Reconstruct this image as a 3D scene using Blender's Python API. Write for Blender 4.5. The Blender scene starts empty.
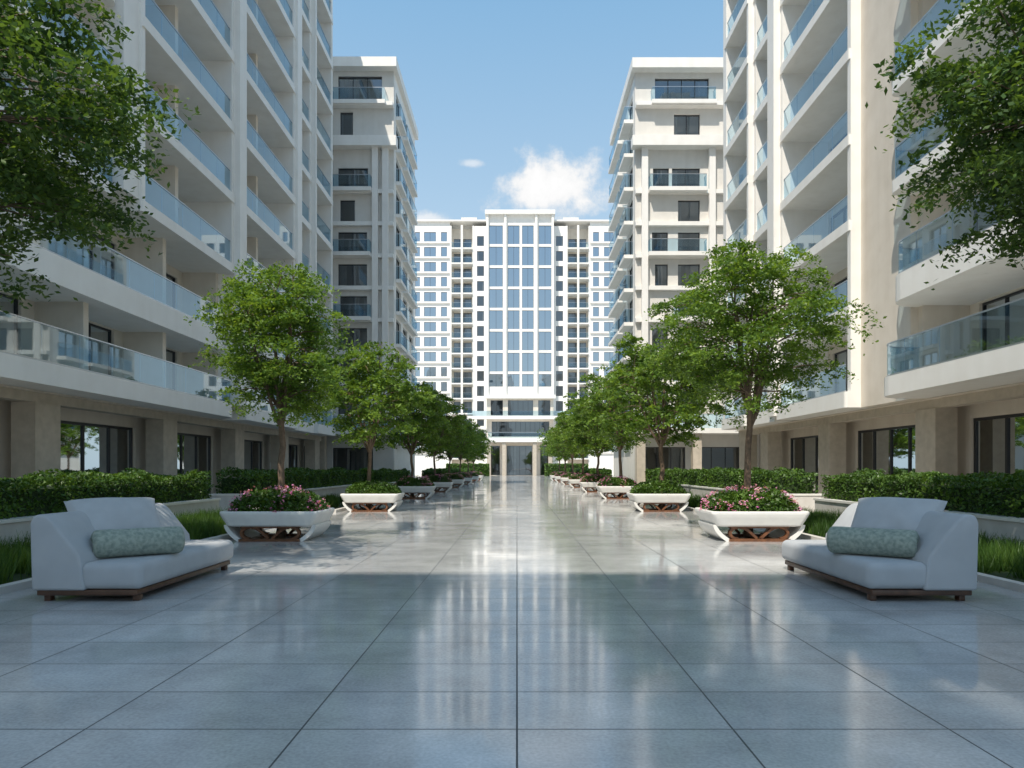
import bpy, math, random
import numpy as np
from mathutils import Vector
random.seed(7)
scene = bpy.context.scene
scene.view_settings.view_transform = 'Standard'
scene.view_settings.look = 'None'
scene.view_settings.exposure = 0

# ------------------------------------------------------------ materials
def new_mat(name):
    m = bpy.data.materials.new(name); m.use_nodes = True
    nt = m.node_tree; nt.nodes.clear()
    out = nt.nodes.new('ShaderNodeOutputMaterial')
    return m, nt, out
def N(nt, t, **kw):
    n = nt.nodes.new(t)
    for k, v in kw.items():
        if k in ('op',): n.operation = v
        else: setattr(n, k, v)
    return n
def L(nt, a, b): nt.links.new(a, b)
def c4(c): return (c[0], c[1], c[2], 1.0)

def surface(name, col, col2=None, rough=0.7, scale=1.5, bump=0.0, bscale=60, streak=0.12, metallic=0.0, spec=0.5):
    m, nt, out = new_mat(name)
    p = N(nt, 'ShaderNodeBsdfPrincipled')
    p.inputs['Roughness'].default_value = rough
    p.inputs['Metallic'].default_value = metallic
    p.inputs['Specular IOR Level'].default_value = spec
    tc = N(nt, 'ShaderNodeNewGeometry')
    n1 = N(nt, 'ShaderNodeTexNoise'); n1.inputs['Scale'].default_value = scale; n1.inputs['Detail'].default_value = 3
    L(nt, tc.outputs['Position'], n1.inputs['Vector'])
    if col2 is None: col2 = tuple(c*0.88 for c in col)
    mx = N(nt, 'ShaderNodeMix', data_type='RGBA')
    mx.inputs['A'].default_value = c4(col); mx.inputs['B'].default_value = c4(col2)
    mr = N(nt, 'ShaderNodeMapRange'); mr.inputs[1].default_value = .35; mr.inputs[2].default_value = .7
    L(nt, n1.outputs[0], mr.inputs[0]); L(nt, mr.outputs[0], mx.inputs['Factor'])
    last = mx.outputs['Result']
    if streak > 0:
        mp = N(nt, 'ShaderNodeMapping'); mp.inputs['Scale'].default_value = (2.5, 2.5, 0.22)
        L(nt, tc.outputs['Position'], mp.inputs['Vector'])
        n2 = N(nt, 'ShaderNodeTexNoise'); n2.inputs['Scale'].default_value = 1.0; n2.inputs['Detail'].default_value = 3
        L(nt, mp.outputs[0], n2.inputs['Vector'])
        mx2 = N(nt, 'ShaderNodeMix', data_type='RGBA', blend_type='MULTIPLY')
        mr2 = N(nt, 'ShaderNodeMapRange'); mr2.inputs[1].default_value = .45; mr2.inputs[2].default_value = .8
        mr2.inputs[4].default_value = streak
        L(nt, n2.outputs[0], mr2.inputs[0]); L(nt, mr2.outputs[0], mx2.inputs['Factor'])
        L(nt, last, mx2.inputs['A']); mx2.inputs['B'].default_value = (.62, .58, .52, 1)
        last = mx2.outputs['Result']
    L(nt, last, p.inputs['Base Color'])
    if bump > 0:
        n3 = N(nt, 'ShaderNodeTexNoise'); n3.inputs['Scale'].default_value = bscale
        L(nt, tc.outputs['Position'], n3.inputs['Vector'])
        b = N(nt, 'ShaderNodeBump'); b.inputs['Strength'].default_value = bump; b.inputs['Distance'].default_value = .01
        L(nt, n3.outputs[0], b.inputs['Height']); L(nt, b.outputs[0], p.inputs['Normal'])
    L(nt, p.outputs[0], out.inputs[0])
    return m

def glass(name, tint, r0, r1, refl_col=(1, 1, 1), wav=False):
    m, nt, out = new_mat(name)
    t = N(nt, 'ShaderNodeBsdfTransparent'); t.inputs[0].default_value = c4(tint)
    g = N(nt, 'ShaderNodeBsdfGlossy'); g.inputs['Color'].default_value = c4(refl_col); g.inputs['Roughness'].default_value = 0.02
    f = N(nt, 'ShaderNodeLayerWeight'); f.inputs[0].default_value = .35
    mr = N(nt, 'ShaderNodeMapRange'); mr.inputs[3].default_value = r0; mr.inputs[4].default_value = r1
    L(nt, f.outputs['Fresnel'], mr.inputs[0])
    if wav:
        geo = N(nt, 'ShaderNodeNewGeometry')
        n3 = N(nt, 'ShaderNodeTexNoise'); n3.inputs['Scale'].default_value = .6; n3.inputs['Detail'].default_value = 0
        L(nt, geo.outputs['Position'], n3.inputs['Vector'])
        b = N(nt, 'ShaderNodeBump'); b.inputs['Strength'].default_value = .3; b.inputs['Distance'].default_value = .03
        L(nt, n3.outputs[0], b.inputs['Height']); L(nt, b.outputs[0], g.inputs['Normal'])
    mx = N(nt, 'ShaderNodeMixShader')
    L(nt, mr.outputs[0], mx.inputs[0]); L(nt, t.outputs[0], mx.inputs[1]); L(nt, g.outputs[0], mx.inputs[2])
    L(nt, mx.outputs[0], out.inputs[0])
    return m

def leafmat(name, c1, c2, c3, trans=.35):
    m, nt, out = new_mat(name)
    geo = N(nt, 'ShaderNodeNewGeometry')
    r = N(nt, 'ShaderNodeValToRGB')
    r.color_ramp.elements[0].color = c4(c1); r.color_ramp.elements[1].color = c4(c3)
    e = r.color_ramp.elements.new(.5); e.color = c4(c2)
    n1 = N(nt, 'ShaderNodeTexNoise'); n1.inputs['Scale'].default_value = 1.6; n1.inputs['Detail'].default_value = 1
    L(nt, geo.outputs['Position'], n1.inputs['Vector'])
    a = N(nt, 'ShaderNodeMath', op='MULTIPLY_ADD'); a.inputs[1].default_value = .45
    L(nt, geo.outputs['Random Per Island'], a.inputs[0])
    s = N(nt, 'ShaderNodeMapRange'); s.inputs[1].default_value = .3; s.inputs[2].default_value = .7; s.inputs[4].default_value = .55
    L(nt, n1.outputs[0], s.inputs[0]); L(nt, s.outputs[0], a.inputs[2]); L(nt, a.outputs[0], r.inputs[0])
    p = N(nt, 'ShaderNodeBsdfPrincipled'); p.inputs['Roughness'].default_value = .45; p.inputs['Specular IOR Level'].default_value = .35
    L(nt, r.outputs[0], p.inputs['Base Color'])
    t = N(nt, 'ShaderNodeBsdfTranslucent')
    hs = N(nt, 'ShaderNodeMix', data_type='RGBA', blend_type='MULTIPLY'); hs.inputs['Factor'].default_value = 1
    L(nt, r.outputs[0], hs.inputs['A']); hs.inputs['B'].default_value = (2.0, 1.75, .6, 1)
    L(nt, hs.outputs['Result'], t.inputs[0])
    mx = N(nt, 'ShaderNodeMixShader'); mx.inputs[0].default_value = trans
    L(nt, p.outputs[0], mx.inputs[1]); L(nt, t.outputs[0], mx.inputs[2]); L(nt, mx.outputs[0], out.inputs[0])
    return m

def paving(name, c1, c2, joint, bw, rh, rough0, rough1, spec=.6, mortar=.006):
    m, nt, out = new_mat(name)
    geo = N(nt, 'ShaderNodeNewGeometry')
    br = N(nt, 'ShaderNodeTexBrick', offset=0.0, squash=1.0)
    br.inputs['Color1'].default_value = c4(c1); br.inputs['Color2'].default_value = c4(c2); br.inputs['Mortar'].default_value = c4(joint)
    br.inputs['Scale'].default_value = 1; br.inputs['Mortar Size'].default_value = mortar; br.inputs['Mortar Smooth'].default_value = .1
    br.inputs['Brick Width'].default_value = bw; br.inputs['Row Height'].default_value = rh
    L(nt, geo.outputs['Position'], br.inputs['Vector'])
    n1 = N(nt, 'ShaderNodeTexNoise'); n1.inputs['Scale'].default_value = 1.3; n1.inputs['Detail'].default_value = 9; n1.inputs['Roughness'].default_value = .65
    L(nt, geo.outputs['Position'], n1.inputs['Vector'])
    mr = N(nt, 'ShaderNodeMapRange'); mr.inputs[1].default_value = .3; mr.inputs[2].default_value = .75; mr.inputs[3].default_value = .74; mr.inputs[4].default_value = 1.17
    L(nt, n1.outputs[0], mr.inputs[0])
    n4 = N(nt, 'ShaderNodeTexNoise'); n4.inputs['Scale'].default_value = 45; n4.inputs['Detail'].default_value = 4
    L(nt, geo.outputs['Position'], n4.inputs['Vector'])
    mr4 = N(nt, 'ShaderNodeMapRange'); mr4.inputs[1].default_value = .3; mr4.inputs[2].default_value = .7; mr4.inputs[3].default_value = .86; mr4.inputs[4].default_value = 1.12
    L(nt, n4.outputs[0], mr4.inputs[0])
    mm = N(nt, 'ShaderNodeMath', op='MULTIPLY'); L(nt, mr.outputs[0], mm.inputs[0]); L(nt, mr4.outputs[0], mm.inputs[1])
    mx = N(nt, 'ShaderNodeVectorMath', op='SCALE'); L(nt, br.outputs['Color'], mx.inputs[0]); L(nt, mm.outputs[0], mx.inputs['Scale'])
    p = N(nt, 'ShaderNodeBsdfPrincipled'); p.inputs['Specular IOR Level'].default_value = spec
    L(nt, mx.outputs[0], p.inputs['Base Color'])
    n2 = N(nt, 'ShaderNodeTexNoise'); n2.inputs['Scale'].default_value = .7; n2.inputs['Detail'].default_value = 7
    L(nt, geo.outputs['Position'], n2.inputs['Vector'])
    r2 = N(nt, 'ShaderNodeMapRange'); r2.inputs[1].default_value = .3; r2.inputs[2].default_value = .7; r2.inputs[3].default_value = rough0; r2.inputs[4].default_value = rough1
    L(nt, n2.outputs[0], r2.inputs[0])
    ra = N(nt, 'ShaderNodeMath', op='MULTIPLY_ADD'); ra.inputs[1].default_value = .5
    L(nt, br.outputs['Fac'], ra.inputs[0]); L(nt, r2.outputs[0], ra.inputs[2]); L(nt, ra.outputs[0], p.inputs['Roughness'])
    inv = N(nt, 'ShaderNodeMath', op='MULTIPLY_ADD'); inv.inputs[1].default_value = -1.0; L(nt, br.outputs['Fac'], inv.inputs[0])
    n5 = N(nt, 'ShaderNodeTexNoise'); n5.inputs['Scale'].default_value = 2.2; L(nt, geo.outputs['Position'], n5.inputs['Vector'])
    s5 = N(nt, 'ShaderNodeMath', op='MULTIPLY'); s5.inputs[1].default_value = .5; L(nt, n5.outputs[0], s5.inputs[0]); L(nt, s5.outputs[0], inv.inputs[2])
    b = N(nt, 'ShaderNodeBump'); b.inputs['Strength'].default_value = .35; b.inputs['Distance'].default_value = .004
    L(nt, inv.outputs[0], b.inputs['Height']); L(nt, b.outputs[0], p.inputs['Normal'])
    L(nt, p.outputs[0], out.inputs[0])
    return m

M = {}
M['white'] = surface('white_render', (.87, .845, .80), (.83, .80, .75), .6, streak=.12)
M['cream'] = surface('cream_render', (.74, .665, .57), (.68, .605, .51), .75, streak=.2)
M['grey'] = surface('grey_render', (.72, .69, .64), (.67, .64, .59), .75, streak=.15)
M['stone'] = surface('tan_stone', (.56, .49, .40), (.47, .41, .33), .7, scale=4, streak=.2)
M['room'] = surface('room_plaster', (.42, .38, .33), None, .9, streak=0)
M['frame'] = surface('dark_window_frame', (.035, .036, .04), None, .4, streak=0)
M['rail'] = surface('steel_rail', (.55, .57, .6), None, .3, metallic=.9, streak=0)
M['curtain'] = surface('linen_curtain', (.74, .70, .62), (.57, .53, .48), .9, streak=0)
M['glass'] = glass('window_glass', (.32, .36, .40), .18, .7, (.86, .94, 1), wav=True)
M['bglass'] = glass('blue_window_glass', (.14, .20, .30), .55, .95, (.78, .90, 1.0), wav=True)
M['bal'] = glass('balustrade_glass', (.56, .73, .83), .09, .26, (.80, .92, 1))
M['wood'] = surface('oiled_wood', (.20, .082, .035), (.10, .042, .02), .4, scale=9, streak=0)
M['dwood'] = surface('dark_walnut', (.11, .052, .028), (.06, .028, .016), .4, scale=9, streak=0)
M['shell'] = surface('planter_shell', (.80, .78, .73), (.74, .72, .68), .45, scale=5)
M['conc'] = surface('planter_wall_concrete', (.64, .61, .57), (.56, .53, .49), .8, scale=3)
M['fabric'] = surface('grey_fabric', (.49, .50, .51), (.44, .45, .46), .95, scale=3, bump=.5, bscale=350, streak=0)
M['fabric2'] = surface('pillow_fabric', (.51, .52, .53), (.46, .47, .48), .95, scale=5, bump=.5, bscale=350, streak=0)
M['bolster'] = surface('patterned_bolster', (.38, .42, .35), (.21, .26, .22), .9, scale=22, bump=.5, bscale=300, streak=0)
M['soil'] = surface('soil', (.05, .038, .025), (.03, .03, .015), .95, scale=10, streak=0)
M['turf'] = surface('turf', (.030, .055, .013), (.018, .038, .010), .95, scale=6, streak=0)
M['bark'] = surface('bark', (.19, .13, .085), (.11, .075, .05), .85, scale=14, bump=.8, bscale=40, streak=0)
M['leaf'] = leafmat('tree_leaves', (.040, .090, .018), (.108, .195, .034), (.22, .33, .065), .43)
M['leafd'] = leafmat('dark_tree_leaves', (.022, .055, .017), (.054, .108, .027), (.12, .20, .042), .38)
M['hedge'] = leafmat('hedge_leaves', (.022, .055, .012), (.06, .125, .020), (.12, .21, .03), .25)
M['grass'] = leafmat('grass_blades', (.025, .060, .012), (.055, .12, .022), (.11, .19, .035), .3)
M['petal'] = leafmat('pink_petals', (.50, .13, .40), (.72, .32, .56), (.85, .68, .78), .3)
M['paving'] = paving('polished_granite_paving', (.475, .475, .470), (.56, .555, .545), (.07, .07, .07), 1.24, .67, .045, .16, spec=.6)
M['ground'] = paving('outer_paving', (.48, .455, .415), (.52, .495, .45), (.18, .18, .18), .6, .6, .45, .6, .4)

# ------------------------------------------------------------ builders
def empty(name, loc=(0, 0, 0)):
    e = bpy.data.objects.new(name, None); e.location = loc
    scene.collection.objects.link(e); return e
def link(name, mesh, mat=None, parent=None, loc=(0, 0, 0)):
    o = bpy.data.objects.new(name, mesh)
    if mat is not None and not mesh.materials: mesh.materials.append(mat)
    o.location = loc; scene.collection.objects.link(o)
    if parent: o.parent = parent
    return o
def np_mesh(name, verts, faces):
    me = bpy.data.meshes.new(name)
    verts = np.asarray(verts, dtype=np.float32); faces = np.asarray(faces, dtype=np.int32)
    k = faces.shape[1]
    me.vertices.add(len(verts)); me.vertices.foreach_set('co', verts.ravel())
    me.loops.add(faces.size); me.loops.foreach_set('vertex_index', faces.ravel())
    me.polygons.add(len(faces)); me.polygons.foreach_set('loop_start', np.arange(0, faces.size, k, dtype=np.int32))
    me.polygons.foreach_set('loop_total', np.full(len(faces), k, dtype=np.int32))
    me.update(calc_edges=True); me.validate(); return me

class B:
    def __init__(s, name):
        s.name = name; s.parts = {}; s.frame()
    def frame(s, O=(0, 0, 0), S=(1, 0, 0), Nn=(0, -1, 0)):
        s.O = Vector(O); s.S = Vector(S); s.N = Vector(Nn); s.flip = s.S.cross(s.N).z < 0
    def P(s, a, o, z):
        v = s.O+s.S*a+s.N*o; return (v.x, v.y, v.z+z)
    def add(s, part, vs, fs):
        V, F = s.parts.setdefault(part, ([], []))
        n = len(V); V.extend(s.P(*v) for v in vs)
        for f in fs:
            f = [i+n for i in f]
            F.append(f[::-1] if s.flip else f)
    def box(s, part, s0, s1, o0, o1, z0, z1):
        if s1-s0 < 1e-4 or z1-z0 < 1e-4 or o1-o0 < 1e-4: return
        v = [(s0, o0, z0), (s1, o0, z0), (s1, o1, z0), (s0, o1, z0), (s0, o0, z1), (s1, o0, z1), (s1, o1, z1), (s0, o1, z1)]
        s.add(part, v, [(0, 3, 2, 1), (4, 5, 6, 7), (0, 1, 5, 4), (1, 2, 6, 5), (2, 3, 7, 6), (3, 0, 4, 7)])
    def prism(s, part, pts, z0, z1):
        n = len(pts)
        v = [(p[0], p[1], z0) for p in pts]+[(p[0], p[1], z1) for p in pts]
        f = [tuple(range(n))[::-1], tuple(range(n, 2*n))]+[(i, (i+1) % n, n+(i+1) % n, n+i) for i in range(n)]
        s.add(part, v, f)
    def strip(s, part, pts, z0, z1):
        n = len(pts)
        v = [(p[0], p[1], z0) for p in pts]+[(p[0], p[1], z1) for p in pts]
        s.add(part, v, [(i, i+1, n+i+1, n+i) for i in range(n-1)])
    def ribbon(s, part, pts, hw, z0, z1):
        n = len(pts); a = []; b = []
        for i in range(n):
            p0 = pts[max(0, i-1)]; p1 = pts[min(n-1, i+1)]
            dx, dy = p1[0]-p0[0], p1[1]-p0[1]; l = math.hypot(dx, dy) or 1
            nx, ny = -dy/l*hw, dx/l*hw
            a.append((pts[i][0]+nx, pts[i][1]+ny)); b.append((pts[i][0]-nx, pts[i][1]-ny))
        s.prism(part, a+b[::-1], z0, z1)
    def finish(s, mats):
        e = empty(s.name)
        for part, (V, F) in s.parts.items():
            me = bpy.data.meshes.new(part); me.from_pydata(V, [], F); me.update()
            link(part, me, M[mats[part]], e)
        return e

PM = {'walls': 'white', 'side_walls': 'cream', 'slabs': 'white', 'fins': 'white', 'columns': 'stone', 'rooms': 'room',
      'window_frames': 'frame', 'window_glass': 'glass', 'balustrade_glass': 'bal', 'handrails': 'rail', 'curtains': 'curtain',
      'blue_glass': 'bglass', 'grey_walls': 'grey', 'roof': 'grey', 'doors': 'frame'}

def window(b, s0, s1, o, z0, z1, nm=2, transom=False, curtain=.5, glassp='window_glass', fw=.06, frame='window_frames'):
    b.strip(glassp, [(s0, o), (s1, o)], z0, z1)
    b.box(frame, s0, s1, o-.04, o+.05, z0, z0+fw); b.box(frame, s0, s1, o-.04, o+.05, z1-fw, z1)
    xs = [s0+(s1-s0)*i/nm for i in range(nm+1)]
    for i, x in enumerate(xs):
        a = x if i == 0 else (x-fw if i == nm else x-fw/2)
        b.box(frame, a, a+fw, o-.038, o+.048, z0+fw, z1-fw)
    if transom:
        for i in range(nm):
            b.box(frame, xs[i]+fw, xs[i+1]-fw, o-.035, o+.045, z1-.6, z1-.6+fw*.8)
    if curtain > 0:
        w = s1-s0; segs = []
        if random.random() < curtain: segs.append((s0+.05, s0+w*random.uniform(.12, .4)))
        if random.random() < curtain: segs.append((s1-w*random.uniform(.12, .4), s1-.05))
        for a, c in segs:
            n = max(3, int((c-a)/.1)); pts = [(a+(c-a)*i/n, o-.2+.035*math.sin(i*1.9+a)) for i in range(n+1)]
            b.strip('curtains', pts, z0+.03, z1-.03)

def rpath(s0, s1, ob, of, r, n=6):
    r = min(r, (s1-s0)/2-.01, of-ob-.01)
    p = [(s0, ob)]
    for i in range(n+1):
        t = math.pi/2*i/n; p.append((s0+r-r*math.cos(t), of-r+r*math.sin(t)))
    for i in range(n+1):
        t = math.pi/2*i/n; p.append((s1-r+r*math.sin(t), of-r+r*math.cos(t)))
    p.append((s1, ob)); return p

def near_building(side, W, d0, d1, secs_lo, secs_hi, fins, cols, nfl, name='apartment_building'):
    b = B(name); b.frame((side*W, 0, 0), (0, 1, 0), (-side, 0, 0))
    Z1, FH, ft = 3.9, 3.12, .38
    top = Z1+FH*nfl
    for k in range(nfl+1):
        zb = Z1+FH*k; zt = zb+ft; zn = zb+FH
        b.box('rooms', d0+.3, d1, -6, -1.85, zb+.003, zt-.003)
        for (s0, s1, typ, of, r) in (secs_lo if k < 2 else secs_hi):
            o_ = of
            if k == 0: o_ = of+(.35 if typ == 'long' else .15)
            dzs = {0: .2, 1: .42} if typ == 'long' else {0: .2}
            dz = dzs.get(k, 0)
            dn = dzs.get(k+1, 0)
            if k == nfl: o_ = of+.2
            b.prism('slabs', rpath(s0, s1, -1.85, o_, r), zb-dz, zt)
            if k == nfl: continue
            boxy = typ == 'bal'
            ins = .28 if boxy else .07
            ip = rpath(s0+ins, s1-ins, -1.55, o_-(.12 if boxy else .08), max(.03, r-.07))
            if boxy: ip = [(s0+.25, o_-.14), (s1-.25, o_-.14)]
            b.strip('balustrade_glass', ip, zt+.06, zt+1.0)
            b.ribbon('handrails', ip, .022, zt+1.0, zt+1.035)
            b.ribbon('handrails', ip, .03, zt, zt+.06)
            nb = max(2, int((s1-s0)/1.5))
            for i in range(1, nb):
                x = s0+(s1-s0)*i/nb
                if x < s0+max(r, .3) or x > s1-max(r, .3): continue
                oo = o_-(.16 if boxy else .1)
                b.box('handrails', x-.012, x+.012, oo-.005, oo+.012, zt+.061, zt+.999)
            nb = max(1, round((s1-s0)/4.6)); bw = (s1-s0)/nb
            for i in range(nb):
                a, c = s0+bw*i, s0+bw*(i+1)
                wl, wr = random.choice([(.3, .7), (.3, .3), (.6, .3), (.3, .5)])
                wz = zt+2.36; zz = zn-dn
                wz = min(wz, zz-.05)
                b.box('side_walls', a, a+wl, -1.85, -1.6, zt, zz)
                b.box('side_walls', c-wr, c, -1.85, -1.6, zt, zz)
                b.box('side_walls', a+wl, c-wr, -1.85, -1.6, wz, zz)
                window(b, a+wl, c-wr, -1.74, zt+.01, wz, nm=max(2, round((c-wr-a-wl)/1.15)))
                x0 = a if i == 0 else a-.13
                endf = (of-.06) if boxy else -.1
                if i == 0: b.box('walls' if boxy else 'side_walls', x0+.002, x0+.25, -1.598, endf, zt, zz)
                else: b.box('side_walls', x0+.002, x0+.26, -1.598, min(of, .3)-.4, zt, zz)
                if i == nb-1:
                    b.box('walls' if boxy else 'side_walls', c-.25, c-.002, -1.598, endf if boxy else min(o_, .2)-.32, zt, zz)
    for (a, c, of, mt, zlo) in fins:
        b.box(mt, a, c, -2.0, of, zlo, top+1.2)
    hw = .55
    xs = [d0]+[x for cc in cols for x in (cc-hw, cc+hw)]+[d1]
    b.box('columns', d0, d1, -.95, -.5, 3.38, 3.665)
    for cc in cols:
        b.box('columns', cc-hw, cc+hw, -1.15, -.46, 0, 3.379)
        b.box('columns', cc-hw-.05, cc+hw+.05, -1.2, -.41, 0, .12)
    for i in range(0, len(xs)-1):
        a, c = xs[i], xs[i+1]
        if i % 2 == 1:
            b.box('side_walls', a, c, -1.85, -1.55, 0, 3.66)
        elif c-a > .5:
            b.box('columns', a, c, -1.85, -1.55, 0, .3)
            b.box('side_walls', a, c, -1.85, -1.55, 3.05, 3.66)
            window(b, a, c, -1.7, .3, 3.05, nm=max(2, round((c-a)/1.4)), curtain=.35, fw=.09)
    b.box('side_walls', d0, d1, -1.9, -.3, 3.662, 3.69)
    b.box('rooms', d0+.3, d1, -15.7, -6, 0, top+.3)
    for (a, c) in ((d0, d0+.3), (d1, d1+.3)):
        b.box('walls', a, c, -16, -1.86, 0, top+.37)
    b.box('walls', d0+.3, d1, -16, -15.7, 0, top+.37)
    b.box('roof', d0, d1+.3, -16, -1.86, top+.381, top+.6)
    b.box('walls', d0, d1+.3, -.6, -.35, top+.4, top+1.1)
    return b.finish(PM)

restL = [(32.0, 39.6, 'bal', .7, .05), (40.4, 44.2, 'bal', .25, .05), (44.2, 48.2, 'bal', .55, .05)]
loL = [(12, 31.2, 'long', .45, .9)]+restL
hiL = [(12, 22.6, 'long', .35, .3), (23.5, 31.2, 'bal', .65, .12)]+restL
finsL = [(22.6, 23.5, .5, 'fins', 10.52), (31.2, 32.0, .85, 'fins', 4.29), (39.6, 40.4, .8, 'fins', 3.9), (48.2, 49.0, .3, 'fins', 3.9)]
near_building(-1, 13.2, 12, 49, loL, hiL, finsL, [13.5, 20.4, 27.6, 34.5, 41.3, 47.9], 10)
sR = [(25.4, 32.2, 'bal', .55, .12), (33.0, 36.5, 'bal', .3, .05), (36.5, 40.6, 'bal', .6, .05)]
loR = [(12, 22.2, 'long', 1.0, 1.0)]+sR; hiR = [(12, 22.2, 'long', .8, .25)]+sR
finsR = [(22.2, 25.4, .12, 'side_walls', 3.695), (32.2, 33.0, .8, 'fins', 3.9), (40.6, 41.4, .4, 'fins', 3.9)]
near_building(1, 12.6, 12, 41.4, loR, hiR, finsR, [15.5, 22.4, 29.8, 37.0, 40.6], 9)

def facade(b, s0, s1, z0, z1, rows, mat='walls', th=.35, rec=.2, curtain=.4, gl='window_glass'):
    z = z0
    for (za, zb, wins) in sorted(rows, key=lambda r: r[0]):
        if za > z: b.box(mat, s0, s1, -th, 0, z, za)
        x = s0
        for w in sorted(wins):
            a, c = w[0], w[1]; nm = w[2] if len(w) > 2 else max(1, round((c-a)/1.1))
            if a > x: b.box(mat, x, a, -th, 0, za, zb)
            window(b, a, c, -rec, za, zb, nm=nm, curtain=curtain, glassp=gl, fw=.05)
            x = c
        if s1 > x: b.box(mat, x, s1, -th, 0, za, zb)
        z = zb
    if z1 > z: b.box(mat, s0, s1, -th, 0, z, z1)

def tower(side, D, Xi, Xo, depth, fw_rows, H, name='added_shade_tower'):
    b = B(name)
    X = lambda u: (u-517)*D/700
    Z = lambda v: 1.5+(468-v)*D/700
    x0, x1 = min(Xi, Xo), max(Xi, Xo)
    b.frame((0, D, 0), (1, 0, 0), (0, -1, 0))
    rows = []
    for (va, vb, wins) in fw_rows:
        rows.append((Z(vb), Z(va), [(X(a), X(c)) for a, c in wins]))
    gx = np.arange(x0+.6, x1-3, 3.9)
    rows.append((.12, 3.0, [(g, g+3.0, 3) for g in gx]))
    facade(b, x0, x1, 0, H-.7, rows, 'grey_walls')
    b.box('slabs', x0, x1, .003, 1.9, 3.9, 4.25)
    ip = [(x0+.05, .02), (x0+.05, 1.82), (x1-.05, 1.82), (x1-.05, .02)]
    b.strip('balustrade_glass', ip, 4.25, 5.2); b.ribbon('handrails', ip, .02, 5.2, 5.25)
    for g in gx:
        b.box('columns', g-.75, g-.15, 1.0, 1.6, 0, 3.899)
    for i, (va, vb, wins) in enumerate(fw_rows):
        z = Z(vb)
        if i == 1 or z < 5.5: continue
        b.box('slabs', x0, x1, .001, .32 if i else .55, z-.34, z-.05)
        a, c = X(wins[0][0])-.35, X(wins[-1][1])+.35
        if i % 2 == 0:
            b.box('slabs', a, c, .002, .75, z-.3, z-.02)
            ip = [(a+.05, .02), (a+.05, .68), (c-.05, .68), (c-.05, .02)]
            b.strip('balustrade_glass', ip, z, z+.85); b.ribbon('handrails', ip, .02, z+.85, z+.89)
    pil = [X(376), X(386)] if side < 0 else [X(644), X(711)]
    for p in pil:
        b.box('fins', p-.22, p+.22, .003, .42, 4.26, Z(150))
    b.box('slabs', x0-.3*(side > 0), x1+.3*(side < 0), .002, .8, Z(150), Z(140))
    if side < 0: b.frame((Xi, D, 0), (0, 1, 0), (1, 0, 0))
    else: b.frame((Xi, D, 0), (0, 1, 0), (-1, 0, 0))
    pr = .35 if side < 0 else .6
    fh = 2.45; rows = []; z = H-3.6
    zs = []
    while z > 3.2:
        rows.append((z, z+1.9, [(1.0, 3.2), (4.2, 6.4), (7.4, 9.4)])); zs.append(z); z -= fh
    facade(b, .35, depth, 0, H-.7, rows, 'walls')
    for z in zs:
        for (a, c) in ((.8, 3.4), (4.0, 9.6)):
            b.box('slabs', a, c, .001, pr+.06, z-.3, z-.04)
            ip = [(a+.05, .02), (a+.05, pr), (c-.05, pr), (c-.05, .02)]
            b.strip('balustrade_glass', ip, z, z+.9); b.ribbon('handrails', ip, .02, z+.9, z+.94)
    b.frame()
    y0 = D; y1 = D+depth
    xo0, xo1 = (x0, x1-.36) if side < 0 else (x0+.36, x1)
    b.box('rooms', xo0+.3, xo1-.3, -y1+.3, -y0-1.2, 0, H-.75)
    b.box('walls', x0, x1, -y1-.3, -y1-.001, 0, H-.7)
    if side < 0: b.box('walls', x0, x0+.29, -y1, -y0-.36, 0, H-.7)
    else: b.box('walls', x1-.29, x1, -y1, -y0-.36, 0, H-.7)
    b.box('slabs', x0-.3, x1+.3, -y1-.5, -y0+.7, H-.699, H)
    b.box('roof', x0+1, x1-1, -y1+1, -y0-1.5, H, H+.6)
    return b.finish(PM)

rowsL = [(76, 104, [(338, 382)]), (112, 136, [(340, 353)])]
v = 168
pat = [[(338, 368)], [(340, 355)], [(338, 367)], [(338, 367)], [(340, 367)], [(338, 367)], [(340, 355)], [(338, 367)]]
for i, p in enumerate(pat): rowsL.append((v, v+22, p)); v += 32
tower(-1, 52, -9.15, -26, 10.4, rowsL, 1.5+406*52/700)
rowsR = [(78, 104, [(655, 709)]), (114, 137, [(674, 700)])]
v = 168
pat = [[(653, 669), (672, 700)], [(678, 700)], [(652, 668), (678, 700)], [(655, 668), (678, 700)], [(678, 700)], [(652, 668), (678, 700)], [(678, 700)], [(652, 668), (678, 700)]]
for i, p in enumerate(pat): rowsR.append((v, v+22, p)); v += 32
tower(1, 50, 8.43, 26, 10.8, rowsR, 1.5+405*50/700)

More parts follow.
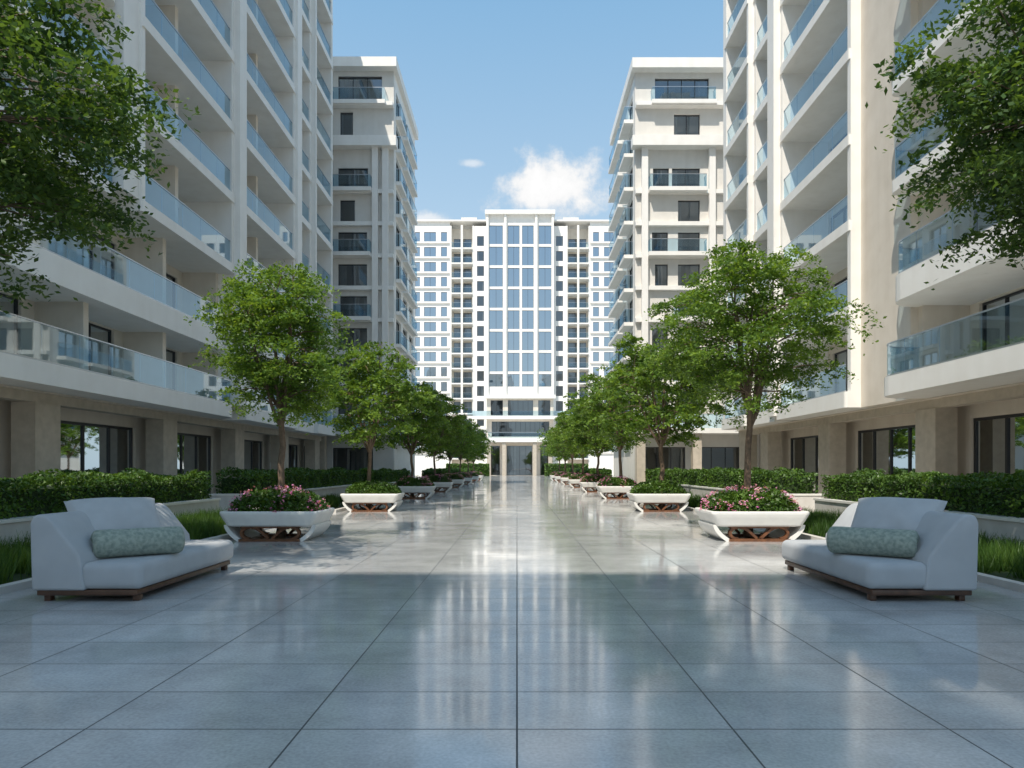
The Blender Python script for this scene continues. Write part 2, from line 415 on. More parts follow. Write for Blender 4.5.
# central building
def central():
    D = 140; b = B('central_apartment_building'); q = .2
    X = lambda u: (u-517)*q
    Z = lambda v: 1.5+(468-v)*q
    for sgn in (-1, 1):
        def iv(du0, du1):
            if sgn < 0: return X(520-du1), X(520-du0)
            return X(520+du0), X(520+du1)
        top = Z(226)
        a, e = iv(33.2, 46)
        rows = []; v = 236
        while v < 455:
            w0, w1 = iv(36, 43); rows.append((Z(v+10), Z(v), [(w0, w1, 1)])); v += 15
        b.frame((0, D, 0), (1, 0, 0), (0, -1, 0)); facade(b, a, e, 0, top, rows, 'walls', curtain=.3)
        a, e = iv(46, 70)
        b.frame((0, D+1.8, 0), (1, 0, 0), (0, -1, 0))
        rows = []; v = 236
        while v < 455:
            w0, w1 = iv(49, 67); rows.append((Z(v+11.4), Z(v), [(w0, w1, 3)])); v += 15
        facade(b, a, e, 0, top, rows, 'side_walls', curtain=.5)
        b.frame((0, D, 0), (1, 0, 0), (0, -1, 0))
        v = 236
        while v < 455:
            z = Z(v+12.2)
            b.box('slabs', a+.3, e-.3, -1.79, .5, z-.25, z)
            b.strip('balustrade_glass', [(a+.4, .42), (e-.4, .42)], z, z+1.0)
            b.box('handrails', a+.3, e-.3, .4, .45, z+1.0, z+1.05)
            v += 15
        b.box('fins', a+.002, a+.3, -1.79, .15, 0, top); b.box('fins', e-.3, e-.002, -1.79, .15, 0, top)
        m = (a+e)/2; b.box('fins', m-.2, m+.2, -.3, .6, 4, top)
        a, e = iv(70, 108)
        rows = []; v = 232
        while v < 455:
            ww = [iv(73, 79)+(1,), iv(84, 96)+(2,), iv(100, 105)+(1,)]
            rows.append((Z(v+9.5), Z(v), ww)); v += 15
        facade(b, a, e, 0, Z(222), rows, 'walls', curtain=.3, gl='blue_glass')
        v = 232
        while v < 455:
            b.box('slabs', a+.1, e-.1, .001, .3, Z(v+11.5), Z(v+10.2)); v += 15
        a, e = iv(108, 190)
        rows = []; v = 240
        while v < 455:
            ww = [iv(112+i*13, 120+i*13)+(2,) for i in range(6)]
            rows.append((Z(v+10), Z(v), ww)); v += 15
        b.frame((0, D+2, 0), (1, 0, 0), (0, -1, 0)); facade(b, a, e, 0, Z(232), rows, 'walls', curtain=.3)
        b.frame((0, D, 0), (1, 0, 0), (0, -1, 0))
        a, e = iv(33.2, 190)
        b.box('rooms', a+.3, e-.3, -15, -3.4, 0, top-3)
        b.box('roof', a, e, -15, -2.4, top-1.5, top-1.0)
        a, e = iv(33.2, 108)
        b.box('slabs', a, e, -2.4, .5, top+.8, top+1.1)
        b.box('walls', a, e, -14.9, -2.41, top-1, top+.8)
        a, e = iv(44, 60); b.box('grey_walls', a, e, -8, -3, top+1.1, top+2.8)
        a, e = iv(33.2, 190)
        b.box('walls', a, e, -15.3, -15.01, 0, top-1.5)
        a, e = iv(189, 190); b.box('walls', a, e, -15, -2.36, 0, top-1.51)
    b.frame((0, D-1.5, 0), (1, 0, 0), (0, -1, 0))
    cx = [(489.5, 503), (508, 519.5), (522, 533.5), (538.5, 551)]
    rows = []
    v = 228
    hs = [21, 21, 21, 21, 21, 21, 21, 15]
    for h in hs:
        rows.append((Z(v+h-2.5), Z(v), [(X(a), X(c), 2) for a, c in cx])); v += h
    facade(b, X(487), X(553), Z(398), Z(218), rows, 'walls', gl='blue_glass', curtain=.25, rec=.25)
    rows = []
    rows.append((Z(416), Z(401), [(X(491), X(503), 2), (X(508), X(533), 5), (X(538), X(550), 2)]))
    rows.append((Z(437), Z(422), [(X(492), X(549), 12)]))
    rows.append((0.05, Z(446), [(X(491), X(500), 2), (X(507), X(532), 4), (X(540), X(549), 2)]))
    facade(b, X(487), X(553), 0, Z(398), rows, 'side_walls', gl='window_glass', curtain=.15, rec=.25)
    for u in (487.8, 505.5, 536, 552.2):
        b.box('fins', X(u)-.22, X(u)+.22, .002, .55, Z(398), Z(214))
    b.box('slabs', X(485.5), X(554.5), -2.5, .9, Z(218), Z(214))
    b.box('slabs', X(485), X(555), .003, 1.0, Z(399.5), Z(396))
    b.box('slabs', X(468), X(572), .003, 1.6, Z(420), Z(417))
    b.strip('balustrade_glass', [(X(468.5), 1.5), (X(571.5), 1.5)], Z(417), Z(412))
    b.box('slabs', X(488), X(551), .003, 4.2, Z(443), Z(439))
    b.strip('balustrade_glass', [(X(489), 4.1), (X(550), 4.1)], Z(439), Z(434))
    b.box('handrails', X(489), X(550), 4.06, 4.14, Z(434), Z(433.5))
    for u in (490, 504.5, 534, 549):
        b.box('columns', X(u)-.35, X(u)+.35, 3.2, 3.9, 0, Z(443))
    for (x0, x1) in ((X(487)+.001, X(487)+.3), (X(553)-.3, X(553)-.001)):
        b.box('walls', x0, x1, -6, -.36, 0, Z(218.5))
    b.box('rooms', X(487)+.4, X(553)-.4, -16, -5, 0, Z(219))
    b.box('roof', X(487)+.4, X(553)-.4, -15, -2.6, Z(218.9), Z(216))
    b.finish(PM)
central()

# unseen slim tower, added behind the viewpoint to shade the foreground
def rear_shade_tower():
    b = B('added_shade_tower'); y = -14.5
    b.frame((0, y, 0), (1, 0, 0), (0, 1, 0))
    H = 39.8; x0, x1 = -24, -2.5
    rows = []; z = 4.5
    while z < H-3:
        rows.append((z, z+2, [(x, x+2.6, 2) for x in np.arange(x0+1.5, x1-3.5, 5.0)])); z += 3.2
    facade(b, x0, x1, 0, H, rows, 'walls')
    b.frame()
    b.box('rooms', x0+.3, x1-.3, -y+1.2, -y+12, 0, H-.5)
    b.box('walls', x0, x1, -y+12.01, -y+12.3, 0, H)
    b.box('walls', x0, x0+.29, -y+.36, -y+12, 0, H); b.box('walls', x1-.29, x1, -y+.36, -y+12, 0, H)
    b.box('roof', x0-.3, x1+.3, -y-.3, -y+12.5, H+.001, H+.5)
    b.finish(PM)
rear_shade_tower()

# ------------------------------------------------------------ ground
def sheet(name, x0, x1, y0, y1, z, mat):
    me = bpy.data.meshes.new(name); me.from_pydata([(x0, y0, z), (x1, y0, z), (x1, y1, z), (x0, y1, z)], [], [(0, 1, 2, 3)]); me.update()
    return link(name, me, mat)
sheet('ground', -1500, 1500, -1500, 1500, -.004, M['ground'])
sheet('plaza_paving', -6.1, 6.1, -14, 132, 0.0, M['paving'])

def kerbs():
    for sd in (-1, 1):
        for (y0, y1) in ((-8, 20.8), (23.6, 58), (61, 100)):
            b = B('kerb'); x0, x1 = sorted((sd*6.1, sd*6.24))
            b.box('kerb_stone', x0, x1, -y1, -y0, -.003, .09)
            PM['kerb_stone'] = 'conc'; b.finish(PM)
            x0, x1 = sorted((sd*6.24, sd*8.6)); sheet('grass_bed', x0, x1, y0, y1, .03, M['turf'])
kerbs()

rng = np.random.default_rng(3)
def leaves(cen, size, rng, flat=.5, aspect=.5, svar=.35):
    n = len(cen)
    nrm = rng.normal(size=(n, 3)); nrm[:, 2] = np.abs(nrm[:, 2])+flat; nrm /= np.linalg.norm(nrm, axis=1)[:, None]
    a = np.cross(nrm, rng.normal(size=(n, 3))); a /= np.linalg.norm(a, axis=1)[:, None]
    bb = np.cross(nrm, a)
    s = size*(1+svar*rng.uniform(-1, 1, n))[:, None]
    a = a*s*.5; bb = bb*s*.5*aspect
    v = np.stack([cen-a, cen+bb-a*.1, cen+a, cen-bb-a*.1], 1).reshape(-1, 3)
    f = np.arange(n*4).reshape(-1, 4)
    return v, f
def blades(x, y, z, h, w, rng):
    n = len(x); ang = rng.uniform(0, 2*np.pi, n); ln = rng.uniform(.1, .6, n)*h
    la = rng.uniform(0, 2*np.pi, n)
    dx, dy = np.cos(ang)*w/2, np.sin(ang)*w/2
    base = np.stack([x, y, z], 1)
    v = np.stack([base+np.stack([dx, dy, 0*x], 1), base-np.stack([dx, dy, 0*x], 1),
                  base+np.stack([np.cos(la)*ln-dx*.2, np.sin(la)*ln-dy*.2, h], 1), base+np.stack([np.cos(la)*ln+dx*.2, np.sin(la)*ln+dy*.2, h], 1)], 1).reshape(-1, 3)
    return v, np.arange(n*4).reshape(-1, 4)
for sd in (-1, 1):
    for (y0, y1, n, w) in ((3, 20.8, 34000, .015), (23.6, 58, 10000, .035)):
        # tufts of ornamental grass
        nt_ = n//70; tx = rng.uniform(6.4, 8.5, nt_); ty = rng.uniform(y0, y1, nt_); th = rng.uniform(.7, 1.25, nt_)
        idx = rng.integers(0, nt_, n)
        x = np.clip(tx[idx]+rng.normal(0, .07, n), 6.28, 8.62)*sd; y = ty[idx]+rng.normal(0, .07, n)
        h = rng.uniform(.16, .36, n)*th[idx]
        v, f = blades(x, y, np.full(n, .03), h, w, rng)
        link('ornamental_grass', np_mesh('ornamental_grass', v, f), M['grass'])

def hedge(sd, xa, xb, y0, y1, zb, zt, lf, dens, wall=True):
    e = empty('hedge')
    x0, x1 = sorted((sd*xa, sd*xb))
    b = B('x'); b.box('inner', x0+.12, x1-.12, -y1+.12, -y0-.12, zb, zt-.2)
    V, F = b.parts['inner']; me = bpy.data.meshes.new('hedge_core'); me.from_pydata(V, [], F); link('hedge_core', me, M['turf'], e)
    cs = []
    def bumpf(p): return .09*np.sin(p[:, 1]*2.1+1)*np.sin(p[:, 0]*3)+.06*np.sin(p[:, 1]*5.3)+.06*np.sin(p[:, 1]*.9+p[:, 0]*4)
    nt = int((x1-x0)*(y1-y0)*dens)
    p = np.stack([rng.uniform(x0, x1, nt), rng.uniform(y0, y1, nt), np.zeros(nt)], 1)
    p[:, 2] = zt+bumpf(p)-np.abs(rng.normal(0, .07, nt)); cs.append(p)
    for X in (x0, x1):
        ns = int((y1-y0)*(zt-zb)*dens)
        p = np.stack([np.full(ns, X), rng.uniform(y0, y1, ns), rng.uniform(zb, zt, ns)], 1)
        p[:, 0] += (.05*np.sin(p[:, 1]*3.3)+np.abs(rng.normal(0, .06, ns))*(1 if X == x0 else -1)); cs.append(p)
    for Y in (y0, y1):
        ns = int((x1-x0)*(zt-zb)*dens)
        p = np.stack([rng.uniform(x0, x1, ns), np.full(ns, Y)+rng.normal(0, .05, ns), rng.uniform(zb, zt, ns)], 1); cs.append(p)
    c = np.concatenate(cs)
    v, f = leaves(c, lf, rng, .2, .6)
    link('foliage', np_mesh('hedge_foliage', v, f), M['hedge'], e)
    if wall:
        w = B('planter_wall'); x0, x1 = sorted((sd*(xa-.15), sd*(xb+.15)))
        w.box('wall', x0, x1, -y1-.15, -y0+.15, 0, zb-.06); w.box('coping', x0-.03, x1+.03, -y1-.18, -y0+.18, zb-.059, zb)
        w.finish({'wall': 'conc', 'coping': 'shell'})
for sd in (-1, 1):
    hedge(sd, 8.85, 10.1, 5, 20.3, .62, 1.30, .08, 600)
    hedge(sd, 8.85, 10.3, 24, 40, .62, 1.35, .11, 280)
    hedge(sd, 8.85, 10.3, 43, 58, .5, 1.3, .16, 150)
    hedge(sd, 6.6, 8.4, 62, 98, .3, 1.3, .22, 90, False)
    hedge(sd, 5.2, 13, 128, 131, .0, 2.2, .3, 60, False)

# ------------------------------------------------------------ planters
def rr(w, d, r, n=6):
    pts = []
    for (cx, cy, a0) in ((w-r, d-r, 0), (-w+r, d-r, 90), (-w+r, -d+r, 180), (w-r, -d+r, 270)):
        for i in range(n+1):
            t = math.radians(a0+90*i/n); pts.append((cx+r*math.cos(t), cy+r*math.sin(t)))
    return pts
def loft(rings):
    V = []; F = []; n = len(rings[0])
    for r in rings: V += r
    for k in range(len(rings)-1):
        for i in range(n): F.append((k*n+i, k*n+(i+1) % n, (k+1)*n+(i+1) % n, (k+1)*n+i))
    F.append(tuple(range(n))[::-1]); F.append(tuple(range((len(rings)-1)*n, len(rings)*n)))
    return V, F
def mk(name, V, F, smooth=False):
    me = bpy.data.meshes.new(name); me.from_pydata(V, [], F); me.update()
    if smooth:
        for p in me.polygons: p.use_smooth = True
    return me
def bandmesh(pts, y0, y1, t):
    n = len(pts); a = []; b = []
    for i in range(n):
        p0 = pts[max(0, i-1)]; p1 = pts[min(n-1, i+1)]; dx, dz = p1[0]-p0[0], p1[1]-p0[1]; l = math.hypot(dx, dz)
        a.append((pts[i][0]-dz/l*t, pts[i][1]+dx/l*t)); b.append((pts[i][0]+dz/l*t, pts[i][1]-dx/l*t))
    poly = a+b[::-1]; m = len(poly)
    V = [(x, y0, z) for x, z in poly]+[(x, y1, z) for x, z in poly]
    F = [(i, m+i, m+(i+1) % m, (i+1) % m) for i in range(m)]
    for i in range(n-1):
        q = (i, i+1, m-2-i, m-1-i); F.append(q); F.append(tuple(k+m for k in q)[::-1])
    return V, F
def shell_mesh():
    prof = [(.30, .80, .60), (.315, .86, .655), (.34, .885, .68), (.40, .92, .70), (.50, .97, .735), (.56, 1.0, .75), (.60, 1.0, .75), (.62, .985, .735), (.617, .94, .69), (.56, .92, .67)]
    rings = [[(x, y, z) for x, y in rr(w, d, .11)] for z, w, d in prof]
    V, F = loft(rings)
    for sx in (-1, 1):
        pts = [(sx*(.90-.30*(1-i/10)**1.8), .0+.34*i/10) for i in range(11)]
        v, f = bandmesh(pts, -.60, .60, .04); n = len(V); V += v; F += [tuple(i+n for i in g) for g in f]
    return mk('bowl', V, F)
def wood_mesh():
    V = []; F = []
    def add(v, f):
        n = len(V); V.extend(v); F.extend(tuple(i+n for i in g) for g in f)
    for (y0, y1) in ((-.60, -.50), (.50, .60)):
        for sx in (-1, 1):
            pts = []
            for i in range(13):
                t = -math.pi/2+math.pi*i/12
                pts.append((sx*(.43+.16*math.cos(t)), .165+.115*math.sin(t)))
            v, f = bandmesh(pts, y0, y1, .028); add(v, f)
        for sx in (-1, 1):
            pts = [(sx*(.04+.34*(i/10)), .055+.22*math.sin(i/10*math.pi/2)) for i in range(11)]
            v, f = bandmesh(pts, y0+.01, y1-.01, .026); add(v, f)
    for (x0, x1, y0, y1, z0, z1) in ((-.62, .62, -.66, -.46, 0, .05), (-.62, .62, .46, .66, 0, .05), (-.5, -.38, -.459, .459, 0.004, .046), (.38, .5, -.459, .459, .004, .046), (-.6, .6, -.62, -.48, .27, .301), (-.6, .6, .48, .62, .27, .301)):
        v = [(x0, y0, z0), (x1, y0, z0), (x1, y1, z0), (x0, y1, z0), (x0, y0, z1), (x1, y0, z1), (x1, y1, z1), (x0, y1, z1)]
        add(v, [(0, 3, 2, 1), (4, 5, 6, 7), (0, 1, 5, 4), (1, 2, 6, 5), (2, 3, 7, 6), (3, 0, 4, 7)])
    return mk('wood_base', V, F)
def dome(n, w, d, h, z0, rng, shell=.5):
    u = rng.uniform(-1, 1, (n*3, 3)); u[:, 2] = np.abs(u[:, 2]); r = np.sqrt(np.abs(u[:, 0])**3.0+np.abs(u[:, 1])**3.0+u[:, 2]**2)
    u = u[(r < 1) & (r > shell)][:n]
    k = 1+.12*np.sin(u[:, 0]*9)*np.cos(u[:, 1]*8)
    return np.stack([u[:, 0]*w, u[:, 1]*d, z0+u[:, 2]*h*k], 1)
SH = shell_mesh(); WD = wood_mesh()
SO = mk('soil', *loft([[(x, y, z) for x, y in rr(.93, .68, .1)] for z in (.5, .585)]))
fol = []; pet = []
for kk in range(3):
    c = dome(4600, .98, .74, .45, .58, rng, .55); v, f = leaves(c, .08, rng, .3, .55); fol.append(np_mesh('planter_foliage', v, f))
    base = dome(1200, 1.0, .77, .50, .60, rng, .93)
    keep = (np.sin(base[:, 0]*7+kk*2)+np.cos(base[:, 1]*6+base[:, 0]*3) > -.2); base = base[keep]
    c = (base[:, None, :]+rng.normal(0, .018, (len(base), 4, 3))).reshape(-1, 3)
    v, f = leaves(c, .042, rng, 1.2, .9); pet.append(np_mesh('blossoms', v, f))
def planter(x, y, k, flowers=True):
    e = empty('flower_planter', (x, y, 0))
    link('bowl', SH, M['shell'], e)
    link('wood_base', WD, M['wood'], e); link('soil', SO, M['soil'], e)
    link('foliage', fol[k % 3], M['hedge'], e)
    if flowers: link('blossoms', pet[k % 3], M['petal'], e)
rowD = [14.9, 24.6, 34.5, 44, 54, 64, 74, 84]
for i, y in enumerate(rowD):
    planter(-5.05, y, i, i != 1); planter(4.95, y, i+1, i != 1)

# ------------------------------------------------------------ trees
def tube(path, radii, sides=7):
    path = np.array(path); n = len(path); V = []; F = []
    for i in range(n):
        d = path[min(n-1, i+1)]-path[max(0, i-1)]; d = d/np.linalg.norm(d)
        a = np.cross(d, [0.3, .9, .1]); a /= np.linalg.norm(a); c = np.cross(d, a)
        for j in range(sides):
            t = 2*math.pi*j/sides; V.append(path[i]+radii[i]*(math.cos(t)*a+math.sin(t)*c))
    for i in range(n-1):
        for j in range(sides):
            F.append((i*sides+j, i*sides+(j+1) % sides, (i+1)*sides+(j+1) % sides, (i+1)*sides+j))
    return V, F
def make_tree(seed, H, R, zlow, fork, ncl, nleaf, lsize, clr=.42, trad=.09, ry=None):
    rg = np.random.default_rng(seed); ry = ry or R
    WV = []; WF = []
    def addt(p, r, s=6):
        v, f = tube(p, r, s); n = len(WV); WV.extend(v); WF.extend([tuple(i+n for i in g) for g in f])
    tp = [np.array([0, 0, 0.])]; wob = rg.normal(0, .035, (8, 2))
    for i in range(1, 8): tp.append(np.array([wob[i, 0], wob[i, 1], fork*i/7]))
    addt(tp, [trad*(1.35 if i == 0 else 1.0-.3*i/7) for i in range(8)], 9)
    zc = (zlow+H)/2; hz = (H-zlow)/2
    ph = rg.uniform(0, 6.28, 6)
    cen = []
    while len(cen) < ncl:
        u = rg.normal(size=3); u /= np.linalg.norm(u); rad = rg.uniform(.25, 1)**.5
        az = math.atan2(u[1], u[0])
        lob = 1+.11*math.sin(2*az+ph[0])+.12*math.sin(3*az+ph[1])+.10*math.sin(5*u[2]*2+ph[2]+az)
        z = u[2]
        p = np.array([u[0]*R*rad*lob, u[1]*ry*rad*lob, zc-hz*.12+z*hz*rad*(1.0+.08*math.sin(4*az+ph[3]))])
        if z < -.0: p[2] = zc-hz*.12+(z*hz*rad)*.85
        if p[2] < zlow+.35*hz and math.hypot(p[0]/R, p[1]/ry) < .35: continue
        if all(np.linalg.norm((p-q)*np.array([1, 1, 1.6])) > clr*.62 for q in cen): cen.append(p)
        else:
            if rg.uniform() < .02: cen.append(p)
    cen = np.array(cen)
    nodes = []; nl = 8
    for i in range(nl):
        az = 2*math.pi*i/nl+rg.uniform(-.3, .3); up = rg.uniform(.35, .95)
        if i == 0: up = 1.1
        end = np.array([math.cos(az)*R*.62*(1.15-up*.75), math.sin(az)*ry*.62*(1.15-up*.75), fork+(H-fork)*(.25+.6*up)])
        st = tp[rg.integers(6, 8)]
        mid = st+(end-st)*.5+np.array([math.cos(az), math.sin(az), 0])*.08*R+rg.normal(0, .06, 3)
        pts = []
        for k in range(9):
            t = k/8; p = (1-t)**2*st+2*t*(1-t)*mid+t*t*end; p = p+rg.normal(0, .02, 3)*(t > 0); pts.append(p)
        addt(pts, [trad*(.55-.45*k/8) for k in range(9)], 6)
        for k in range(2, 9): nodes.append((pts[k], trad*(.55-.45*k/8)))
    nodep = np.array([q[0] for q in nodes])
    for c in cen:
        dd = np.linalg.norm(nodep-c, axis=1)+.6*np.maximum(0, nodep[:, 2]-c[2]); j = int(np.argmin(dd)); st, r0 = nodes[j]
        mid = (st+c)/2+np.array([0, 0, .10])+rg.normal(0, .05, 3)
        addt([st, mid, c], [min(r0*.6, .022), .012, .005], 4)
    V = []
    for c in cen:
        n = int(nleaf*rg.uniform(.55, 1.3))
        s = clr*rg.uniform(.7, 1.2)
        k = rg.integers(4, 8)
        sub = rg.normal(0, 1, (k, 3))*np.array([s*.62, s*.62, s*.24])
        idx = rg.integers(0, k, n)
        p = sub[idx]+rg.normal(0, 1, (n, 3))*np.array([s*.30, s*.30, s*.11])
        p[:, 2] -= .18*(p[:, 0]**2+p[:, 1]**2)/s
        V.append(c+p)
    V = np.concatenate(V)
    v, f = leaves(V, lsize, rg, .5, .5)
    return mk('wood', [tuple(x) for x in WV], WF, True), np_mesh('leaves', v, f)
def tree(meshes, loc, rot=0, s=(1, 1, 1), lm='leaf', name='shade_tree'):
    e = empty(name, loc); e.rotation_euler = (0, 0, rot); e.scale = s
    link('trunk_and_branches', meshes[0], M['bark'], e)
    m = meshes[1]
    if not m.materials: m.materials.append(M[lm])
    link('leaves', m, None, e)
tL = make_tree(11, 6.25, 1.42, 2.4, 2.75, 125, 290, .082, clr=.37, trad=.085)
tR = make_tree(23, 6.7, 1.82, 2.55, 2.75, 155, 290, .082, clr=.38, trad=.085)
tA = make_tree(31, 6.3, 2.05, 2.2, 2.5, 110, 145, .15)
tB = make_tree(47, 6.5, 2.1, 2.3, 2.5, 110, 145, .15)
tree(tL, (-5.1, 15.1, 0)); tree(tR, (5.0, 15.1, 0), 3.0)
for i, y in enumerate(rowD[1:]):
    y += .1
    tree(tA if i % 2 else tB, (-5.2, y, 0), i*1.3, (.92, .92, .95+.04*(i % 3)))
    tree(tB if i % 2 else tA, (5.1, y, 0), i*1.7+1, (1.06, 1.06, 1.0+.04*((i+1) % 3)))
tC = make_tree(5, 9.0, 2.65, 4.05, 3.6, 195, 300, .098, clr=.50, trad=.15)
tD = make_tree(8, 9.0, 2.6, 4.5, 3.6, 195, 300, .098, clr=.50, trad=.15)
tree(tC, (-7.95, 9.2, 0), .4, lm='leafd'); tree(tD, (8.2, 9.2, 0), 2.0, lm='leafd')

# ------------------------------------------------------------ sofas
def bevelled(name, V, F, mat, parent, w, seg=5, loc=(0, 0, 0), rot=(0, 0, 0)):
    me = mk(name, V, F, True); o = link(name, me, mat, parent, loc); o.rotation_euler = rot
    md = o.modifiers.new('bevel', 'BEVEL'); md.width = w; md.segments = seg; md.limit_method = 'ANGLE'
    return o
def boxvf(x0, x1, y0, y1, z0, z1):
    v = [(x0, y0, z0), (x1, y0, z0), (x1, y1, z0), (x0, y1, z0), (x0, y0, z1), (x1, y0, z1), (x1, y1, z1), (x0, y1, z1)]
    return v, [(0, 3, 2, 1), (4, 5, 6, 7), (0, 1, 5, 4), (1, 2, 6, 5), (2, 3, 7, 6), (3, 0, 4, 7)]
def pillow(name, w, h, t, mat, parent, loc, rot):
    n = 28; V = []; F = []
    for sgn in (1, -1):
        for i in range(n+1):
            for j in range(n+1):
                u = -1+2*i/n; v = -1+2*j/n
                e = max(0, (1-abs(u)**2.6))*max(0, (1-abs(v)**2.6))
                x = u*w/2*(1-.06*(1-v*v)*abs(u)**3); y = v*h/2*(1-.06*(1-u*u)*abs(v)**3)
                z = sgn*t/2*(e**.42)*(1+.05*math.sin(u*5+v*3))
                V.append((x, y, z))
    m = (n+1)**2
    for s in range(2):
        for i in range(n):
            for j in range(n):
                q = [s*m+i*(n+1)+j, s*m+(i+1)*(n+1)+j, s*m+(i+1)*(n+1)+j+1, s*m+i*(n+1)+j+1]
                F.append(tuple(q) if s == 0 else tuple(q[::-1]))
    o = link(name, mk(name, V, F, True), mat, parent, loc); o.rotation_euler = rot
    return o
def sofa(sd, cx):
    e = empty('outdoor_sofa', (sd*cx, 9.1, 0))
    y0, y1 = -1.3, 1.35
    def X(x): return x*(-sd)
    prof = [(-.62, .13), (-.64, .88), (-.61, .96), (-.54, .985), (-.46, .97), (-.38, .90), (-.08, .52), (-.02, .13)]
    n = len(prof)
    V = [(X(a), y0, z) for a, z in prof]+[(X(a), y1, z) for a, z in prof]
    F = [tuple(range(n)), tuple(range(n, 2*n))[::-1]]+[(i, n+i, n+(i+1) % n, (i+1) % n) for i in range(n)]
    if sd < 0: F = [f[::-1] for f in F]
    bevelled('backrest', V, F, M['fabric'], e, .045, 4)
    x0, x1 = sorted((X(-.10), X(.60)))
    V, F = boxvf(x0, x1, y0+.012, y1-.012, .135, .44); bevelled('seat', V, F, M['fabric'], e, .09, 6)
    x0, x1 = sorted((X(-.58), X(.54)))
    V, F = boxvf(x0, x1, y0+.04, y1-.04, .07, .133); bevelled('base', V, F, M['dwood'], e, .01, 2)
    for k, (xx, yy) in enumerate(((-.54, y0+.1), (.46, y0+.1), (-.54, y1-.2), (.46, y1-.2))):
        a, c = sorted((X(xx), X(xx+.07))); V, F = boxvf(a, c, yy, yy+.09, 0, .069); bevelled('leg_%d' % (k+1), V, F, M['dwood'], e, .008, 2)
    pillow('back_cushion', 1.05, .76, .42, M['fabric2'], e, (X(-.24), -.28, .80), (math.radians(50), 0, sd*-math.radians(46)))
    V = []; F = []; R_ = .165; ln = .96; ns = 32; rings = [(-ln/2+.012, .0), (-ln/2+.008, .03), (-ln/2, .035), (-ln/2-.012, .11), (-ln/2+.01, .15), (-ln/2+.04, R_)]+[(-ln/2+.06+(ln-.12)*i/8, R_*(1+.015*math.sin(i*2))) for i in range(1, 8)]+[(ln/2-.04, R_), (ln/2-.01, .15), (ln/2+.012, .11), (ln/2, .035), (ln/2-.008, .03), (ln/2-.012, .0)]
    for x, r in rings:
        for j in range(ns):
            t = 2*math.pi*j/ns; V.append((x, r*math.cos(t), r*math.sin(t)))
    for i in range(len(rings)-1):
        for j in range(ns): F.append((i*ns+j, i*ns+(j+1) % ns, (i+1)*ns+(j+1) % ns, (i+1)*ns+j))
    o = link('bolster', mk('bolster', V, F, True), M['bolster'], e, (X(.24), -.66, .61)); o.rotation_euler = (0, 0, sd*-math.radians(38))
sofa(-1, 4.8); sofa(1, 4.52)

# ------------------------------------------------------------ sun, sky
T = Vector((.31, .60, -1)).normalized()
sun = bpy.data.lights.new('sun', 'SUN'); sun.energy = 5.0; sun.angle = math.radians(.5); sun.color = (1, .93, .82)
so = bpy.data.objects.new('sun', sun); scene.collection.objects.link(so)
so.rotation_euler = T.to_track_quat('-Z', 'Y').to_euler(); so.location = (-20, -30, 60)
w = bpy.data.worlds.new('World'); scene.world = w; w.use_nodes = True
nt = w.node_tree; nt.nodes.clear()
out = nt.nodes.new('ShaderNodeOutputWorld'); bg = nt.nodes.new('ShaderNodeBackground'); bg.inputs[1].default_value = .145
sky = nt.nodes.new('ShaderNodeTexSky'); sky.sky_type = 'NISHITA'; sky.sun_disc = False
sky.sun_elevation = math.asin(-T.z); sky.sun_rotation = math.atan2(-T.x, -T.y)
sky.air_density = 1.0; sky.dust_density = 1.0; sky.ozone_density = 1.5
tc = nt.nodes.new('ShaderNodeTexCoord')
sp = N(nt, 'ShaderNodeSeparateXYZ'); L(nt, tc.outputs['Generated'], sp.inputs[0])
hz = N(nt, 'ShaderNodeMapRange'); hz.inputs[1].default_value = 0; hz.inputs[2].default_value = .75; hz.inputs[3].default_value = .85; hz.inputs[4].default_value = .55
L(nt, sp.outputs['Z'], hz.inputs[0])
hc = N(nt, 'ShaderNodeMix', data_type='RGBA'); hc.inputs['A'].default_value = (4.7, 5.7, 6.3, 1); hc.inputs['B'].default_value = (1.95, 4.15, 6.4, 1)
hf = N(nt, 'ShaderNodeMapRange'); hf.inputs[1].default_value = .15; hf.inputs[2].default_value = .60; L(nt, sp.outputs['Z'], hf.inputs[0])
L(nt, hf.outputs[0], hc.inputs['Factor'])
hm = N(nt, 'ShaderNodeMix', data_type='RGBA'); L(nt, hz.outputs[0], hm.inputs['Factor']); L(nt, sky.outputs[0], hm.inputs['A']); L(nt, hc.outputs['Result'], hm.inputs['B'])
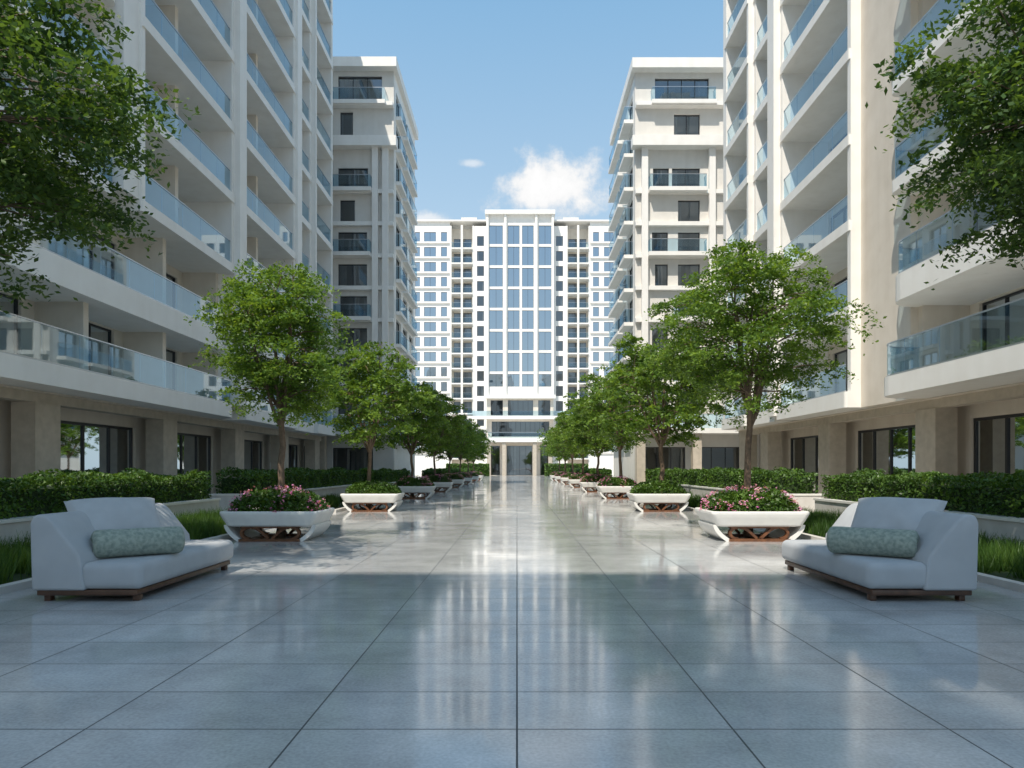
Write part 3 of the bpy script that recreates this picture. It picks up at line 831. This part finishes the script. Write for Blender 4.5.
def cloud(px, pz, wx, wz, seed, prev, amt=1.0):
    c = Vector((px, 1, pz)).normalized()
    sb = N(nt, 'ShaderNodeVectorMath', op='SUBTRACT'); L(nt, tc.outputs['Generated'], sb.inputs[0]); sb.inputs[1].default_value = c
    ml = N(nt, 'ShaderNodeVectorMath', op='MULTIPLY'); L(nt, sb.outputs[0], ml.inputs[0]); ml.inputs[1].default_value = (1/wx, 1/.12, 1/wz)
    ln = N(nt, 'ShaderNodeVectorMath', op='LENGTH'); L(nt, ml.outputs[0], ln.inputs[0])
    no = N(nt, 'ShaderNodeTexNoise', noise_dimensions='4D'); no.inputs['Scale'].default_value = 22; no.inputs['Detail'].default_value = 8; no.inputs['Roughness'].default_value = .6; no.inputs['W'].default_value = seed
    L(nt, tc.outputs['Generated'], no.inputs['Vector'])
    a = N(nt, 'ShaderNodeMath', op='MULTIPLY_ADD'); L(nt, no.outputs[0], a.inputs[0]); a.inputs[1].default_value = 2.6; a.inputs[2].default_value = -.18
    s = N(nt, 'ShaderNodeMath', op='SUBTRACT'); L(nt, a.outputs[0], s.inputs[0]); L(nt, ln.outputs['Value'], s.inputs[1])
    mr = N(nt, 'ShaderNodeMapRange', interpolation_type='SMOOTHSTEP'); mr.inputs[1].default_value = 0; mr.inputs[2].default_value = .7; mr.inputs[4].default_value = amt
    L(nt, s.outputs[0], mr.inputs[0])
    mx = N(nt, 'ShaderNodeMix', data_type='RGBA'); L(nt, mr.outputs[0], mx.inputs['Factor']); L(nt, prev, mx.inputs['A'])
    sh = N(nt, 'ShaderNodeMapRange'); sh.inputs[1].default_value = .1; sh.inputs[2].default_value = 1.1; sh.inputs[3].default_value = 6.0; sh.inputs[4].default_value = 7.1
    L(nt, s.outputs[0], sh.inputs[0])
    cm = N(nt, 'ShaderNodeCombineColor')
    for i in range(3): L(nt, sh.outputs[0], cm.inputs[i])
    L(nt, cm.outputs[0], mx.inputs['B'])
    return mx.outputs['Result']
col = hm.outputs['Result']
col = cloud(.052, .402, .082, .042, 3.0, col)
col = cloud(-.066, .435, .018, .006, 9.0, col, .5)
col = cloud(-.135, .355, .03, .012, 5.0, col, .7)
L(nt, col, bg.inputs[0]); L(nt, bg.outputs[0], out.inputs[0])

cam = bpy.data.cameras.new('camera'); co = bpy.data.objects.new('camera', cam); scene.collection.objects.link(co)
co.location = (0, 0, 1.5); co.rotation_euler = (math.radians(90), 0, 0)
cam.sensor_width = 36; cam.lens = 700/1024*36; cam.shift_x = -5/1024; cam.shift_y = 84/1024; cam.clip_start = .05; cam.clip_end = 4000
scene.camera = co
